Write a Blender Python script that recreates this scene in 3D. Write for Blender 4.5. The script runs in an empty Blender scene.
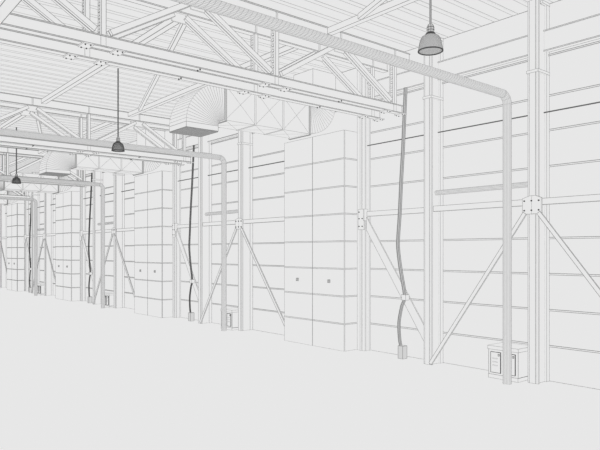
import bpy, math
from mathutils import Vector, Matrix

SC = bpy.context.scene
COL = SC.collection

# ------------------------------------------------------------------ camera, sky, exposure
cam_d = bpy.data.cameras.new('camera')
cam_d.sensor_width = 36.0
cam_d.lens = 36.0
cam_d.shift_y = 26.7 / 600.0
cam_d.clip_end = 300
cam = bpy.data.objects.new('camera', cam_d)
COL.objects.link(cam)
cam.location = (0, 0, 1.8)
cam.rotation_euler = (math.radians(90), 0, math.radians(50.27))
SC.camera = cam

world = bpy.data.worlds.new('overcast_sky')
SC.world = world
world.use_nodes = True
bg = world.node_tree.nodes['Background']
bg.inputs[0].default_value = (0.805, 0.805, 0.805, 1)
bg.inputs[1].default_value = 1.0

SC.view_settings.view_transform = 'Standard'
SC.view_settings.look = 'None'
SC.view_settings.exposure = 0.0
SC.view_settings.gamma = 1.0
SC.view_settings.use_curve_mapping = False
SC.cycles.max_bounces = 32
SC.cycles.diffuse_bounces = 32
SC.cycles.use_denoising = True
SC.cycles.use_fast_gi = True
SC.cycles.fast_gi_method = "REPLACE"
SC.cycles.ao_bounces_render = 1
world.light_settings.distance = 0.003
world.light_settings.ao_factor = 1.0


# ------------------------------------------------------------------ materials (all procedural)
def mat(name, v, tint=0.0):
    m = bpy.data.materials.new(name)
    m.use_nodes = True
    nt = m.node_tree
    nt.nodes.clear()
    out = nt.nodes.new('ShaderNodeOutputMaterial')
    d = nt.nodes.new('ShaderNodeBsdfDiffuse')
    d.inputs['Color'].default_value = (v, v, v, 1)
    nt.links.new(d.outputs[0], out.inputs[0])
    return m


WHITE = mat('white_paint', 0.994)
PIPE = mat('pale_grey_pipe', 0.94)
GALV = mat('galvanised_sheet', 0.975)
GRILLE = mat('grey_grille', 0.58)
SHADE = mat('grey_lamp_enamel', 0.68)
DARKM = mat('dark_rubber', 0.10)
HOSE = mat('grey_hose', 0.70)
LOCKM = mat('lock_metal', 0.70)
SOCKET = mat('grey_socket', 0.80)
RODM = mat('dark_rod', 0.16)
INK = mat('edge_ink', 0.34)
SOFT = mat('soft_edge_ink', 0.53)
FAINT = mat('faint_edge_ink', 0.62)
HINK = mat('hose_edge_ink', 0.22)
DARK = mat('dark_edge_ink', 0.10)

S = 1.0            # edge width factor of the bay being built
LW = 0.0052        # drawn edge width in metres in the nearest bay


# ------------------------------------------------------------------ mesh builder
class MB:
    def __init__(self):
        self.v = []; self.f = []; self.mi = []

    def face(self, pts, m=0):
        b = len(self.v)
        self.v += [tuple(p) for p in pts]
        self.f.append(list(range(b, b + len(pts)))); self.mi.append(m)

    def line(self, p, q, w=None, m=1):
        """a drawn edge: a thin four sided bar along p-q"""
        p = Vector(p); q = Vector(q)
        d = q - p
        if d.length < 1e-5:
            return
        d.normalize()
        h = (LW * S if w is None else w * S) * 0.5
        a = d.cross(Vector((0, 0, 1)) if abs(d.z) < 0.9 else Vector((1, 0, 0))).normalized() * h
        c = d.cross(a).normalized() * h
        b = len(self.v)
        for o in (p, q):
            for s, t in ((1, 1), (-1, 1), (-1, -1), (1, -1)):
                self.v.append(tuple(o + a * s + c * t))
        for i in range(4):
            j = (i + 1) % 4
            self.f.append([b + i, b + j, b + 4 + j, b + 4 + i]); self.mi.append(m)
        self.f.append([b + 3, b + 2, b + 1, b]); self.mi.append(m)
        self.f.append([b + 4, b + 5, b + 6, b + 7]); self.mi.append(m)

    def prism(self, poly, o, u, v, n, w=None, m=0, im=1, ends=True, ink=True):
        """polygon in (u, v) at o, extruded along n"""
        o = Vector(o); u = Vector(u); v = Vector(v); n = Vector(n)
        A = [o + u * a + v * b for a, b in poly]
        B = [p + n for p in A]
        k = len(A)
        base = len(self.v)
        self.v += [tuple(p) for p in A + B]
        flip = u.cross(v).dot(n) < 0
        area = sum(poly[i][0] * poly[(i + 1) % k][1] - poly[(i + 1) % k][0] * poly[i][1] for i in range(k))
        if area < 0:
            flip = not flip
        def add(f):
            self.f.append(f[::-1] if flip else f); self.mi.append(m)
        for i in range(k):
            j = (i + 1) % k
            add([base + i, base + j, base + k + j, base + k + i])
        add([base + i for i in range(k)][::-1])
        add([base + k + i for i in range(k)])
        if ink:
            sg = 1 if area > 0 else -1
            for i in range(k):
                j = (i + 1) % k
                a, c, e = poly[i - 1], poly[i], poly[j]
                if k < 8 or sg * ((c[0] - a[0]) * (e[1] - c[1]) - (c[1] - a[1]) * (e[0] - c[0])) > 0:
                    self.line(A[i], B[i], w, im)
                if ends:
                    self.line(A[i], A[j], w, im); self.line(B[i], B[j], w, im)

    def box(self, x0, x1, y0, y1, z0, z1, w=None, m=0, im=1, ink=True):
        self.prism([(0, 0), (x1 - x0, 0), (x1 - x0, y1 - y0), (0, y1 - y0)], (x0, y0, z0),
                   (1, 0, 0), (0, 1, 0), (0, 0, z1 - z0), w, m, im, True, ink)

    def bar(self, p, q, a, b, ua, w=None, m=0, im=1, ink=True):
        """rectangular bar p->q, size a along direction ua and b across it"""
        p = Vector(p); q = Vector(q); n = q - p
        d = n.normalized()
        ua = Vector(ua); ua = (ua - d * ua.dot(d)).normalized()
        ub = d.cross(ua)
        self.prism([(-a / 2, -b / 2), (a / 2, -b / 2), (a / 2, b / 2), (-a / 2, b / 2)], p, ua, ub, n, w, m, im, True, ink)

    def tube(self, path, r, n=14, lw=0.003, ring=None, m=0, im=1, capink=True):
        P = [Vector(p) for p in path]
        k = len(P)
        rings = []
        ref = None
        for i, p in enumerate(P):
            d = (P[min(i + 1, k - 1)] - P[max(i - 1, 0)]).normalized()
            if ref is None:
                ref = d.cross(Vector((1, 0, 0)) if abs(d.x) < 0.8 else Vector((0, 0, 1))).normalized()
            ref = (ref - d * ref.dot(d)).normalized()
            s = d.cross(ref)
            rr = r[i] if isinstance(r, (list, tuple)) else r
            rings.append([p + (ref * math.cos(2 * math.pi * j / n) + s * math.sin(2 * math.pi * j / n)) * rr for j in range(n)])
        b = len(self.v)
        for R in rings:
            self.v += [tuple(p) for p in R]
        for i in range(k - 1):
            for j in range(n):
                jj = (j + 1) % n
                self.f.append([b + i * n + j, b + i * n + jj, b + (i + 1) * n + jj, b + (i + 1) * n + j]); self.mi.append(m)
        self.f.append([b + j for j in range(n)][::-1]); self.mi.append(m)
        self.f.append([b + (k - 1) * n + j for j in range(n)]); self.mi.append(m)
        if lw:
            for i in range(k - 1):
                for j in range(n):
                    self.line(rings[i][j], rings[i + 1][j], lw, im)
        for i in range(k):
            if (ring and ring(i)) or (capink and i in (0, k - 1)):
                for j in range(n):
                    self.line(rings[i][j], rings[i][(j + 1) % n], lw or 0.003, im)

    def lathe(self, prof, c, n=28, mer=None, rings=(), m=0, im=1, lw=0.002, rlw=0.006):
        c = Vector(c)
        b = len(self.v)
        pts = [[c + Vector((r * math.cos(2 * math.pi * j / n), r * math.sin(2 * math.pi * j / n), z)) for j in range(n)] for r, z in prof]
        for R in pts:
            self.v += [tuple(p) for p in R]
        for i in range(len(prof) - 1):
            for j in range(n):
                jj = (j + 1) % n
                self.f.append([b + i * n + j, b + i * n + jj, b + (i + 1) * n + jj, b + (i + 1) * n + j]); self.mi.append(m)
        if mer:
            for j in range(0, n, mer):
                for i in range(len(prof) - 1):
                    self.line(pts[i][j], pts[i + 1][j], lw, im)
        for i in rings:
            for j in range(n):
                self.line(pts[i][j], pts[i][(j + 1) % n], rlw, im)

    def build(self, name, mats, parent=None, origin=None):
        me = bpy.data.meshes.new(name)
        o3 = Vector(origin) if origin is not None else Vector((0, 0, 0))
        if parent is not None:
            o3 = Vector(parent['_w'])
        me.from_pydata([tuple(Vector(p) - o3) for p in self.v], [], self.f)
        if not isinstance(mats, (list, tuple)):
            mats = [mats, INK]
        for mm in mats:
            me.materials.append(mm)
        me.polygons.foreach_set('material_index', self.mi)
        me.update()
        ob = bpy.data.objects.new(name, me)
        COL.objects.link(ob)
        if parent is None:
            ob.location = o3
        else:
            ob.parent = parent
            # the builder works in world metres; the parent carries the offset
            if parent.get('_p') is not None:
                ob.location = (0, 0, 0)
        ob['_w'] = tuple(o3)
        if parent is not None:
            ob['_p'] = 1
        return ob


def tag(o, label, cat, group=None, kind=None):
    if label: o['label'] = label
    if cat: o['category'] = cat
    if group: o['group'] = group
    if kind: o['kind'] = kind
    return o


def thing(name, loc, label, cat, group=None):
    o = bpy.data.objects.new(name, None)
    o.empty_display_size = 0.1
    COL.objects.link(o)
    o.location = loc
    o['_w'] = tuple(loc)
    return tag(o, label, cat, group)


def isec(w, h, tf, tw):
    a, b, c = w / 2, h / 2, tw / 2
    return [(-a, -b), (a, -b), (a, -b + tf), (c, -b + tf), (c, b - tf), (a, b - tf), (a, b), (-a, b), (-a, b - tf), (-c, b - tf), (-c, -b + tf), (-a, -b + tf)]


BAY = 7.126
WHERE = ['in the nearest bay', 'in the second nearest bay', 'in the third nearest bay',
         'in the fourth nearest bay', 'in the farthest bay']
WID = [1.0, 1.5, 2.05, 2.5, 2.9]
XL, XR = -41.0, 5.0
WALL = 8.0

# ------------------------------------------------------------------ setting
b = MB()
b.face([(XL, -8, 0), (XR, -8, 0), (XR, WALL, 0), (XL, WALL, 0)])
b.build('floor', [WHITE, INK])['kind'] = 'structure'

S = 1.0
b = MB()
b.prism([(XL, 0), (XR, 0), (XR, 0.12), (XL, 0.12)], (0, WALL, 0), (1, 0, 0), (0, 1, 0), (0, 0, 5.26), ink=False)


def xline(bb, y, z, w=None, m=1, far=1.0):
    """an edge along the wall, a little heavier in each bay farther down the hall"""
    global S
    cuts = [XR] + [-7.7 - BAY * k for k in range(4)] + [XL]
    for k in range(5):
        S = WID[k]
        bb.line((cuts[k], y, z), (cuts[k + 1], y, z), w, m)
    S = 1.0


xline(b, WALL, 0.004, 0.004, 2)
for i in range(1, 9):
    z = 0.5 * i if i < 8 else 3.98
    b.box(XL, XR, WALL - 0.008, WALL + 0.01, z - 0.022, z, ink=False)
    xline(b, WALL - 0.008, z, 0.0072)
    xline(b, WALL - 0.008, z - 0.022, 0.0058)
xline(b, WALL, 5.246)
b.build('wall_back', [WHITE, INK, FAINT])['kind'] = 'structure'

# ribbed roof deck, ribs across the hall
b = MB()
RP = 0.305
k = 0
x = XR
prof = []
while x > XL:
    prof += [(x, 5.25), (x - 0.215, 5.25), (x - 0.23, 5.285), (x - 0.29, 5.285)]
    x -= RP
for i in range(len(prof) - 1):
    (xa, za), (xb, zb) = prof[i], prof[i + 1]
    b.face([(xa, -3, za), (xb, -3, zb), (xb, WALL, zb), (xa, WALL, za)])
    if i % 4 in (0, 1):
        S = 1.0 if xa > -12 else (1.2 if xa > -20 else 1.5)
        b.line((xa, -3, za), (xa, WALL, za), 0.007 if i % 4 == 1 else 0.0045)
S = 1.0
b.face([(XR, -3, 5.34), (XR, WALL, 5.34), (XL, WALL, 5.34), (XL, -3, 5.34)])
b.build('ceiling', [WHITE, FAINT])['kind'] = 'structure'

# wall angle under the eave beams
b = MB()
b.box(XL, XR, WALL - 0.03, WALL - 0.002, 4.515, 4.535, ink=False)
xline(b, WALL - 0.03, 4.535, 0.007); xline(b, WALL - 0.03, 4.515, 0.007)
b.build('trim_1', [WHITE, INK])['kind'] = 'structure'


# ------------------------------------------------------------------ builders, one call per bay
def bolt(parent, c, axis, r=0.012, l=0.014, name='bolt'):
    b = MB()
    c = Vector(c); a = Vector(axis)
    b.tube([c, c + a * l], r, 6, 0, None, 0, 0, False)
    return b.build(name, [DARKM], parent)


def main_column(xc, k, label, gusset):
    t = thing('steel_column', (xc, 7.85, 0), label, 'column', 'wall columns with a splice band')
    b = MB()
    f0 = 7.70
    tw = 0.046
    b.prism([(-.076, 0), (.076, 0), (.076, .025), (tw, .025), (tw, .225), (.076, .225), (.076, .295), (-.076, .295), (-.076, .225), (-tw, .225), (-tw, .025), (-.076, .025)],
            (xc, f0, 0), (1, 0, 0), (0, 1, 0), (0, 0, 5.243), 0.0048)
    b.build('shaft', [WHITE, SOFT], t)
    b = MB(); b.box(xc - .047, xc + .042, f0 - .014, f0, 0, 5.243, 0.0045)
    b.build('cover_plate', [WHITE, SOFT], t)
    b = MB(); b.box(xc - .084, xc + .084, f0 - .02, 7.99, 4.248, 4.285, 0.0048)
    b.build('splice_band', [WHITE, SOFT], t)
    b = MB(); b.box(xc + .05, xc + .085, 7.80, 7.99, 5.205, 5.243)
    b.build('roof_cleat', [WHITE, SOFT], t)
    if gusset:
        b = MB()
        b.prism([(-.135, 2.315), (.135, 2.315), (.14, 2.33), (.14, 2.53), (.055, 2.565), (-.03, 2.565), (-.135, 2.53)],
                (xc, f0 - .04, 0), (1, 0, 0), (0, 0, 1), (0, .025, 0))
        b.line((xc, f0 - .041, 2.315), (xc, f0 - .041, 2.565), 0.003)
        g = b.build('gusset_plate', [WHITE, SOFT], t)
        if k < 3:
            for dx in (-.105, 0, .105):
                for z in (2.365, 2.495):
                    bolt(g, (xc + dx, f0 - .04, z), (0, -1, 0), 0.011 * (1 + .3 * k))
    return t


def truss_column(x0, k, label):
    t = thing('truss_column', (x0 + .1, 7.92, 0), label, 'column', 'slim columns under the truss ends')
    b = MB()
    b.prism([(0, 0), (.2, 0), (.2, .02), (.165, .02), (.165, .11), (.2, .11), (.2, .14), (0, .14), (0, .11), (.035, .11), (.035, .02), (0, .02)],
            (x0, 7.85, 0), (1, 0, 0), (0, 1, 0), (0, 0, 5.243), 0.0048)
    b.build('shaft', [WHITE, SOFT], t)
    b = MB(); b.box(x0 + .085, x0 + .125, 7.836, 7.85, 0, 5.243, 0.0045)
    b.build('cover_plate', [WHITE, SOFT], t)
    b = MB()
    b.box(x0 + .06, x0 + .205, 7.815, 7.835, 2.20, 2.57)
    b.box(x0 + .205, x0 + .222, 7.80, 7.90, 2.36, 2.57)
    g = b.build('gusset_plate', [WHITE, SOFT], t)
    if k < 2:
        for z in (2.26, 2.40, 2.52):
            bolt(g, (x0 + .085, 7.815, z), (0, -1, 0), 0.011)
        for z in (2.26, 2.40):
            bolt(g, (x0 + .165, 7.815, z), (0, -1, 0), 0.011)
    return t


def air_handler(x0, k, label):
    x1 = x0 + 1.738
    f = 7.54
    t = thing('plant_cabinet', ((x0 + x1) / 2, 7.76, 0), label, 'cabinet', 'tall panel clad plant cabinets')
    b = MB()
    b.box(x0, x1, f + .02, 7.955, 0, 4.0, 0.004)
    for i in range(1, 8):
        for dz in (0, .02):
            b.line((x1, f + .02, .5 * i - dz), (x1, 7.955, .5 * i - dz), 0.0056)
    b.build('body', WHITE, t)
    xm = (x0 + x1) / 2
    for a, c, lx in ((x0, xm - .004, x0 + .424), (xm + .004, x1, x0 + 1.343)):
        b = MB()
        b.box(a, c, f, f + .02, 0.0, 4.0, 0.004)
        for i in range(1, 8):
            for dz in (0, .02):
                b.line((a, f, .5 * i - dz), (c, f, .5 * i - dz), 0.0058)
        d = b.build('door', WHITE, t)
        b = MB(); lz = 1.253
        s = 1 + .05 * k
        b.box(lx - .026 * s, lx + .026 * s, f - .02, f - .001, lz - .028 * s, lz + .028 * s, 0.005)
        b.box(lx - .01, lx + .01, f - .035, f - .02, lz - .02, lz + .02, 0.004)
        o = b.build('lock', [LOCKM, INK], d); o['label'] = 'small grey door lock'
    return t


def rect_elbow(b, piv, r0, r1, x0, x1, a0, a1, n, w):
    """rectangular duct bend in the Y-Z plane about piv"""
    py, pz = piv
    R = []
    for i in range(n + 1):
        a = math.radians(a0 + (a1 - a0) * i / n)
        cy, cz = math.cos(a), math.sin(a)
        R.append([(x0, py + r0 * cy, pz + r0 * cz), (x1, py + r0 * cy, pz + r0 * cz), (x1, py + r1 * cy, pz + r1 * cz), (x0, py + r1 * cy, pz + r1 * cz)])
    for i in range(n):
        for j in range(4):
            jj = (j + 1) % 4
            b.face([R[i][j], R[i][jj], R[i + 1][jj], R[i + 1][j]])
            b.line(R[i][j], R[i + 1][j], 0.004)
    for i in range(n + 1):
        for j in range(4):
            b.line(R[i][j], R[i][(j + 1) % 4], w)
    return R


def duct(xc, k, label):
    x0, x1 = xc - .285, xc + .285
    zb, zt = 4.005, 4.605
    t = thing('air_duct', (xc, 7.7, 4.0), label, 'duct', 'rectangular air ducts over the plant cabinets')
    ys = [5.456, 6.074, 6.692, 7.31]
    for i in range(3):
        b = MB()
        a, c = ys[i], ys[i + 1]
        b.box(x0, x1, a + .012, c - .012, zb, zt)
        for xx in (x0, x1):
            b.line((xx, a, zb), (xx, c, zt), 0.004); b.line((xx, a, zt), (xx, c, zb), 0.004)
        b.line((x0, a, zb), (x1, c, zb), 0.004); b.line((x0, c, zb), (x1, a, zb), 0.004)
        b.build('duct_section', [WHITE, SOFT], t)
    for i, y in enumerate(ys):
        b = MB()
        e = .022 if i in (0, 3) else .006
        b.box(x0 - e, x1 + e, y - .014, y + .014, zb - e, zt + e, 0.010 if i in (0, 3) else 0.005)
        b.build('flange', [WHITE, INK if i in (0, 3) else SOFT], t)
    # bend down to the outlet at the hall end
    b = MB()
    rect_elbow(b, (5.44, 3.885), .12, .715, x0, x1, 90, 180, 19, 0.0045)
    b.build('elbow', [WHITE, SOFT], t)
    b = MB()
    b.box(x0, x1, 5.44 - .715, 5.44 - .12, 3.80, 3.885, 0.005)
    o = b.build('outlet_collar', WHITE, t)
    b = MB()
    b.box(x0 + .005, x1 - .005, 4.73, 5.315, 3.788, 3.80, 0.008)
    n = 26
    for i in range(n + 1):
        y = 4.74 + (5.305 - 4.74) * i / n
        b.line((x0, y, 3.786), (x1, y, 3.786), 0.004)
    g = b.build('outlet_grille', [GRILLE, INK], t); g['label'] = 'dark grey outlet grille'
    # bend up at the wall end and riser to the roof
    b = MB()
    rect_elbow(b, (7.325, 4.685), .075, .66, x0, x1, 270, 360, 15, 0.0042)
    b.build('elbow', [WHITE, SOFT], t)
    b = MB()
    b.box(x0, x1, 7.40, 7.985, 4.685, 5.243)
    b.build('riser', WHITE, t)
    return t


SGN = 1


def drop_pipe(xc, k, label):
    yv, zh, r, R = 7.40, 3.935, .056, .13
    t = thing('overhead_pipe', (xc, yv, 0), label, 'pipe', 'pipes that cross the hall and drop to the floor')
    b = MB()
    b.tube([(xc, yv, 0), (xc, yv, zh - R)], r, 18, 0.0032, capink=False)
    b.build('downpipe', [PIPE, SOFT], t)
    b = MB()
    pts = [(xc, yv - R + R * math.cos(math.radians(a)), zh - R + R * math.sin(math.radians(a))) for a in range(0, 91, 10)]
    b.tube(pts, r, 18, 0.003, lambda i: i % 4 == 0)
    b.build('elbow', [PIPE, SOFT], t)
    b = MB()
    y0, y1 = -2.5, yv - R
    b.tube([(xc, y0, zh), (xc, y1, zh)], r, 24, 0.0022 if k == 0 else 0.003)
    if k == 0:
        # spiral seams of the wound pipe
        starts, pitch, seg = 5, .24, 14
        for q in range(starts):
            n = int((y1 - y0) / pitch * seg)
            P = []
            for i in range(n):
                a = 2 * math.pi * (i / seg + q / starts)
                P.append((xc + (r + .0005) * math.cos(a), y0 + pitch * i / seg, zh + SGN * (r + .0005) * math.sin(a)))
            for i in range(n - 1):
                b.line(P[i], P[i + 1], 0.0028)
    b.build('run', [PIPE, SOFT], t)
    return t


def bin_cabinet(x0, k, label):
    x1, f, H = x0 + .46, 7.585, .46
    t = thing('control_box', ((x0 + x1) / 2, 7.78, 0), label, 'cabinet', 'low floor boxes with two doors')
    b = MB(); b.box(x0, x1, f, 7.985, .055, H - .05, 0.005); b.build('body', WHITE, t)
    b = MB(); b.box(x0 - .008, x1 + .008, f - .012, 7.985, H - .05, H, 0.005); b.build('lid', [WHITE, SOFT], t)
    b = MB(); b.box(x0, x1, f - .006, 7.985, 0, .055, 0.005); b.build('plinth', [WHITE, SOFT], t)
    for a in (x0 + .04, x0 + .265):
        b = MB(); b.box(a, a + .155, f - .012, f - .001, .085, .375, 0.006, im=1)
        d = b.build('door', [WHITE, DARK], t)
        b = MB(); b.box(a + .122, a + .14, f - .024, f - .0125, .325, .355, 0.004); b.build('latch', [LOCKM, INK], d)
        b = MB()
        for z in (.18, .23, .28):
            b.box(a + .03, a + .105, f - .018, f - .0125, z, z + .012, 0.0022)
        b.build('vent', [WHITE, FAINT], d)
    return t


def hose_set(xc, k, label, label2):
    yh = 7.79
    ydep = lambda z: yh + .075 * max(0, min(1, (z - 2.6) / 1.9))
    # traced hanging line: (dx, z)
    PX = [(405.6, 88), (404.3, 120), (403, 150), (401.3, 180), (400, 210), (398.2, 238), (398.3, 250), (400.8, 270), (404.2, 290), (404.6, 299),
          (402, 306), (399.6, 318), (399, 326), (399.6, 338), (401, 347)]
    P = []
    for px, py in PX:
        w = px + 198.6
        Y = yh
        for _ in range(4):
            z = 1.8 + (251.7 - py) * Y / (.7691 * w)
            Y = ydep(z)
        P.append((Y * (.831 - 1014.3 / w) + 6.70, z))
    # smooth
    Q = []
    for i in range(len(P) - 1):
        p0 = P[max(i - 1, 0)]; p1 = P[i]; p2 = P[i + 1]; p3 = P[min(i + 2, len(P) - 1)]
        for s in range(5):
            u = s / 5
            Q.append(tuple(.5 * (2 * p1[j] + (p2[j] - p0[j]) * u + (2 * p0[j] - 5 * p1[j] + 4 * p2[j] - p3[j]) * u * u + (3 * p1[j] - p0[j] - 3 * p2[j] + p3[j]) * u ** 3) for j in range(2)))
    Q.append(P[-1])
    t = thing('hanging_hose', (xc, yh, .2), label, 'hose', 'hoses hanging from the eave beam')
    b = MB()
    b.tube([(xc + dx, ydep(z), z) for dx, z in Q], [(.028 if z > 1.1 else .024) * (.66 if k else 1) for dx, z in Q], 7, 0.0062 if k == 0 else .007, m=0)
    b.build('hose', [HOSE, HINK if k == 0 else DARK], t)
    b = MB(); b.box(xc + .045, xc + .135, yh - .045, yh + .045, .99, 1.08, 0.0045)
    b.build('clip', [WHITE, INK], t)
    b = MB()
    b.box(xc - .025, xc + .075, yh - .05, yh + .06, 0, .215, 0.006)
    o = b.build('floor_socket', [SOCKET, INK], None, (xc, yh, 0))
    tag(o, label2, 'box', 'floor sockets under the hoses')
    return t


def lamp(xc, yc, k, label):
    t = thing('pendant_lamp', (xc, yc, 3.70), label, 'lamp', 'pendant lamps in a line')
    c = (xc, yc, 0)
    b = MB(); b.tube([(xc, yc, 3.96), (xc, yc, 5.249)], .009 * (1 + .2 * k), 8, 0.003)
    b.build('stem', [HOSE, INK if k == 0 else DARK], t)
    b = MB()
    b.lathe([(.005, 3.965), (.022, 3.955), (.034, 3.925), (.034, 3.90), (.024, 3.878), (.006, 3.870)], c, 16, 2, (2, 3), lw=.003, rlw=.004)
    b.build('swivel', [SHADE, DARK], t)
    b = MB()
    b.lathe([(.006, 3.880), (.028, 3.878), (.042, 3.872), (.048, 3.856), (.052, 3.846)], c, 20, 2, (1, 3), lw=.004, rlw=.006)
    b.build('collar', [DARKM, DARK], t)
    b = MB()
    pr = [(.04, 3.853), (.062, 3.849), (.080, 3.838), (.092, 3.815), (.101, 3.79), (.107, 3.76), (.112, 3.73), (.116, 3.704)]
    b.lathe(pr + [(.109, 3.704), (.103, 3.73), (.094, 3.77), (.078, 3.815), (.04, 3.84)], c, 72, 1, (), lw=.0013 if k == 0 else .0032)
    b.build('lamp_shade', [SHADE, DARK], t)
    b = MB()
    b.tube([(xc + .114 * math.cos(a * math.pi / 24), yc + .114 * math.sin(a * math.pi / 24), 3.703) for a in range(49)], .0068 * (1 + .25 * k), 6, 0, None, capink=False)
    b.build('rim', [DARKM, DARK], t)
    return t


NV = [7.6, 5.12, 2.64, .16, -2.32]
NA = [6.36, 3.88, 1.40, -1.08]


def truss(xc, k, label, twin):
    t = thing('roof_truss', (xc, 2.7, 4.12), label, 'truss', 'twin roof trusses')
    zb0, zb1, zt0, zt1 = 4.125, 4.26, 4.985, 5.17
    b = MB()
    b.prism(isec(.10, zb1 - zb0, .012, .066), (xc, -2.9, (zb0 + zb1) / 2), (1, 0, 0), (0, 0, 1), (0, 10.68, 0), 0.006)
    b.build('bottom_chord', [WHITE, INK], t)
    b = MB()
    b.prism(isec(.10, zt1 - zt0, .014, .066), (xc, -2.9, (zt0 + zt1) / 2), (1, 0, 0), (0, 0, 1), (0, 10.87, 0), 0.006)
    for y in NV + NA:
        b.box(xc - .046, xc + .046, y - .012, y + .012, zt0 + .014, zt1 - .014, 0.004)
    b.build('top_chord', WHITE, t)
    vis = 1.2 + 1.6 * k
    for y in NV:
        if y < vis - 1.3:
            continue
        b = MB()
        b.bar((xc + .03, y, zb1), (xc + .03, y, zt0), .04, .055, (1, 0, 0), 0.005)
        b.bar((xc - .045, y, zb1), (xc - .045, y, zt0), .028, .05, (1, 0, 0), 0.004)
        n = 9 if k == 0 else 5
        for i in range(n):
            z = zb1 + .06 + (zt0 - zb1 - .12) * i / (n - 1)
            b.box(xc - .035, xc + .01, y - .03, y - .022, z - .015, z + .015, 0.004)
        b.build('vertical', [WHITE, INK], t)
        # bolted splice under the bottom chord
        b = MB()
        b.box(xc - .042, xc + .042, y - .03, y + .03, zb0 + .012, zb1 - .012, .004)
        b.build('stiffener', [WHITE, SOFT], t)
        for dy in (-.185, .185):
            b = MB()
            b.box(xc - .082, xc + .082, y + dy - .06, y + dy + .06, zb0 - .016, zb0 - .001, 0.004)
            p = b.build('splice_plate', [WHITE, SOFT], t)
            if k < 2:
                for ey in (-.03, .03):
                    for dx in (-.065, .065):
                        bolt(p, (xc + dx, y + dy + ey, zb0 - .016), (0, 0, -1), .0085 + .003 * k, .012)
    for y in NA:
        if y < vis - 1.3:
            continue
        b = MB()
        b.box(xc - .008, xc + .008, y - .10, y + .10, zt0 - .12, zt0, 0.004)
        b.build('gusset_plate', [WHITE, SOFT], t)
        if k < 2:
            for dx in (-.03, .03):
                bolt(t, (xc + dx, y + .02, zb0 - .001), (0, 0, -1), .011 + .004 * k, .016)
        for s in (-1, 1):
            b = MB()
            p = Vector((xc, y + s * .09, zt0 - .04)); q = Vector((xc, y + s * 1.15, zb1 + .05))
            d = (q - p).normalized(); u = Vector((1, 0, 0)); nrm = d.cross(u)
            # two flat-sided channels with a narrow gap
            for sx in (-1, 1):
                b.prism([(sx * .007, -.032), (sx * .05, -.032), (sx * .05, .032), (sx * .007, .032)], p, u, nrm, q - p, 0.0042)
            b.build('diagonal', [WHITE, INK], t)
    return t


def simple(name, mb, mats, loc, label, cat, group):
    o = mb.build(name, mats, None, loc)
    return tag(o, label, cat, group)


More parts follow.
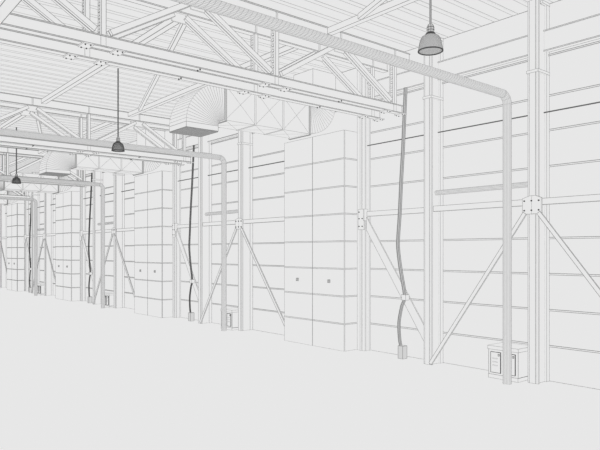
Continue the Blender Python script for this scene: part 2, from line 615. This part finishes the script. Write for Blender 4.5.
# ------------------------------------------------------------------ the bays
for k in range(5):
    S = WID[k]
    ox = -BAY * k
    wh = WHERE[k]
    XA, XB, XC0, XP = ox - 4.275, ox - 6.07, ox - 7.80, ox - 9.565
    main_column(XA, k, 'white steel column with a bolted gusset plate ' + wh, True)
    main_column(XB, k, 'plain white steel column at the foot of braces ' + wh, False)
    truss_column(XC0, k, 'slim white column beside the plant cabinet ' + wh)
    air_handler(XP, k, 'tall white two door plant cabinet clad in panels ' + wh)
    duct(XP + .755, k, 'white rectangular duct with grey down-turned grille ' + wh)
    drop_pipe(ox - 4.485, k, 'round pipe crossing overhead and dropping to floor ' + wh)
    bin_cabinet(ox - 4.89, k, 'low white box with two dark framed doors ' + wh)
    hose_set(ox - 6.70, k, 'grey hose hanging down the wall ' + wh,
             'small grey floor socket under the hose ' + wh)
    if k < 4:
        truss(ox - 6.71, k, 'nearer white roof truss of the twin pair ' + wh, 1)
        truss(ox - 7.21, k, 'rear white roof truss of the twin pair ' + wh, 2)

    # girts
    for (a, c, y0, lab) in ((XA + .085, XP + BAY - .01, 7.73, 'white girt running right from the gusset column '),
                            (XB + .085, XA - .085, 7.73, 'white girt between gusset column and plain column '),
                            (XC0 + .235, XB - .085, 7.86, 'white girt between plain column and slim column ')):
        b = MB(); b.box(a, c, y0, y0 + .06, 2.44, 2.525, 0.005)
        simple('wall_girt', b, [WHITE, INK], ((a + c) / 2, y0, 2.44), lab + wh, 'beam', 'horizontal wall girts')
    # eave beams
    for (a, c, lab) in ((XA + .012, XP + BAY + .40, 'white eave beam right of the gusset column '),
                        (XB + .012, XA - .012, 'white eave beam between gusset column and plain column '),
                        (XC0 + .21, XB - .012, 'white eave beam between plain column and slim column ')):
        b = MB()
        b.prism(isec(.085, .29, .014, .05), (a, 7.945 - .01, 4.715), (0, 1, 0), (0, 0, 1), (c - a, 0, 0))
        simple('eave_beam', b, [WHITE, INK], ((a + c) / 2, 7.935, 4.57), lab + wh, 'beam', 'eave beams along the wall')
    # braces
    b = MB(); b.bar((XA - .10, 7.665, 2.33), (XB + .085, 7.66, .03), .055, .02, (0, 0, 1), 0.005)
    simple('diagonal_brace', b, [WHITE, INK], (XA - .9, 7.67, 1.2), 'thin white brace from gusset down to the left ' + wh, 'brace', 'diagonal wall braces')
    xe = XP + BAY - .05
    b = MB(); b.bar((XA + .10, 7.665, 2.33), (xe, 7.69, .14), .055, .02, (0, 0, 1), 0.005)
    simple('diagonal_brace', b, [WHITE, INK], (XA + .9, 7.68, 1.2), 'thin white brace from gusset down to the right ' + wh, 'brace', 'diagonal wall braces')
    b = MB()
    xl, xr = XC0 + .228, XB - .086
    b.prism([(xl, 2.19), (xr, .165), (xr, .43), (xl, 2.425)], (0, 7.855, 0), (1, 0, 0), (0, 0, 1), (0, .022, 0), 0.0045)
    simple('channel_brace', b, [WHITE, INK], (XB - .7, 7.87, 1.2), 'broad white brace descending from the slim column ' + wh, 'brace', 'broad wall braces')
    # rail between the two main columns
    b = MB(); b.tube([(XB + .012, 7.85, 2.745), (XA - .012, 7.85, 2.745)], .037, 12, 0.0035)
    simple('wall_rail', b, [PIPE, INK], (XB + .9, 7.85, 2.745), 'round horizontal rail between two main columns ' + wh, 'rail', 'round wall rails')
    # dark conduit that runs bay by bay just off the wall
    for a, c, lab in ((XA + .01, XP + BAY - .01, 'thin dark conduit right of the gusset column '),
                      (XB + .01, XA - .01, 'thin dark conduit between gusset column and plain column '),
                      (XC0 + .205, XB - .01, 'thin dark conduit on wall behind the hose ')):
        b = MB(); b.tube([(a, 7.905, 3.725), (c, 7.905, 3.725)], (.0095 + .002 * k), 6, 0, None, capink=False)
        simple('conduit', b, [RODM], ((a + c) / 2, 7.905, 3.725), lab + wh, 'conduit', 'dark conduits along the wall')
    # roof struts and the diagonal between them
    if k < 4:
        xa, xb = ox - 6.64, ox - .15
        for y, lab in ((6.1, 'white roof strut nearer the wall '), (4.1, 'white roof strut farther from the wall ')):
            b = MB(); b.box(xa, xb, y - .045, y + .045, 5.06, 5.15)
            simple('roof_strut', b, [WHITE, INK], ((xa + xb) / 2, y, 5.06), lab + wh, 'strut', 'struts under the roof deck')
        b = MB(); b.bar((ox - 5.95, 6.04, 5.105), (ox - .35, 3.75 + .42, 5.105), .07, .06, (0, 0, 1))
        simple('roof_brace', b, [WHITE, INK], (ox - 3.2, 5.0, 5.1), 'white slanting brace between two roof struts ' + wh, 'brace', 'slanting braces under the roof deck')
        lamp((-3.586, -10.885, -17.83, 0)[k], 4.59, k, ['grey bell shaped pendant lamp at upper right', 'dark bell shaped pendant lamp hanging left of the big duct',
                                   'small dark pendant lamp at the left edge', 'tiny dark pendant lamp farthest to the left'][k]) if k < 3 else None
S = 1.0
b = MB(); b.box(-6.9, 1.5, 1.37, 1.48, 4.0, 4.104)
simple('bottom_strut', b, [WHITE, INK], (-2.7, 1.42, 4.0), 'broad white strut crossing the top left corner under the truss', 'strut', None)

for o in bpy.data.objects:
    for kk in ('_w', '_p'):
        if kk in o:
            del o[kk]
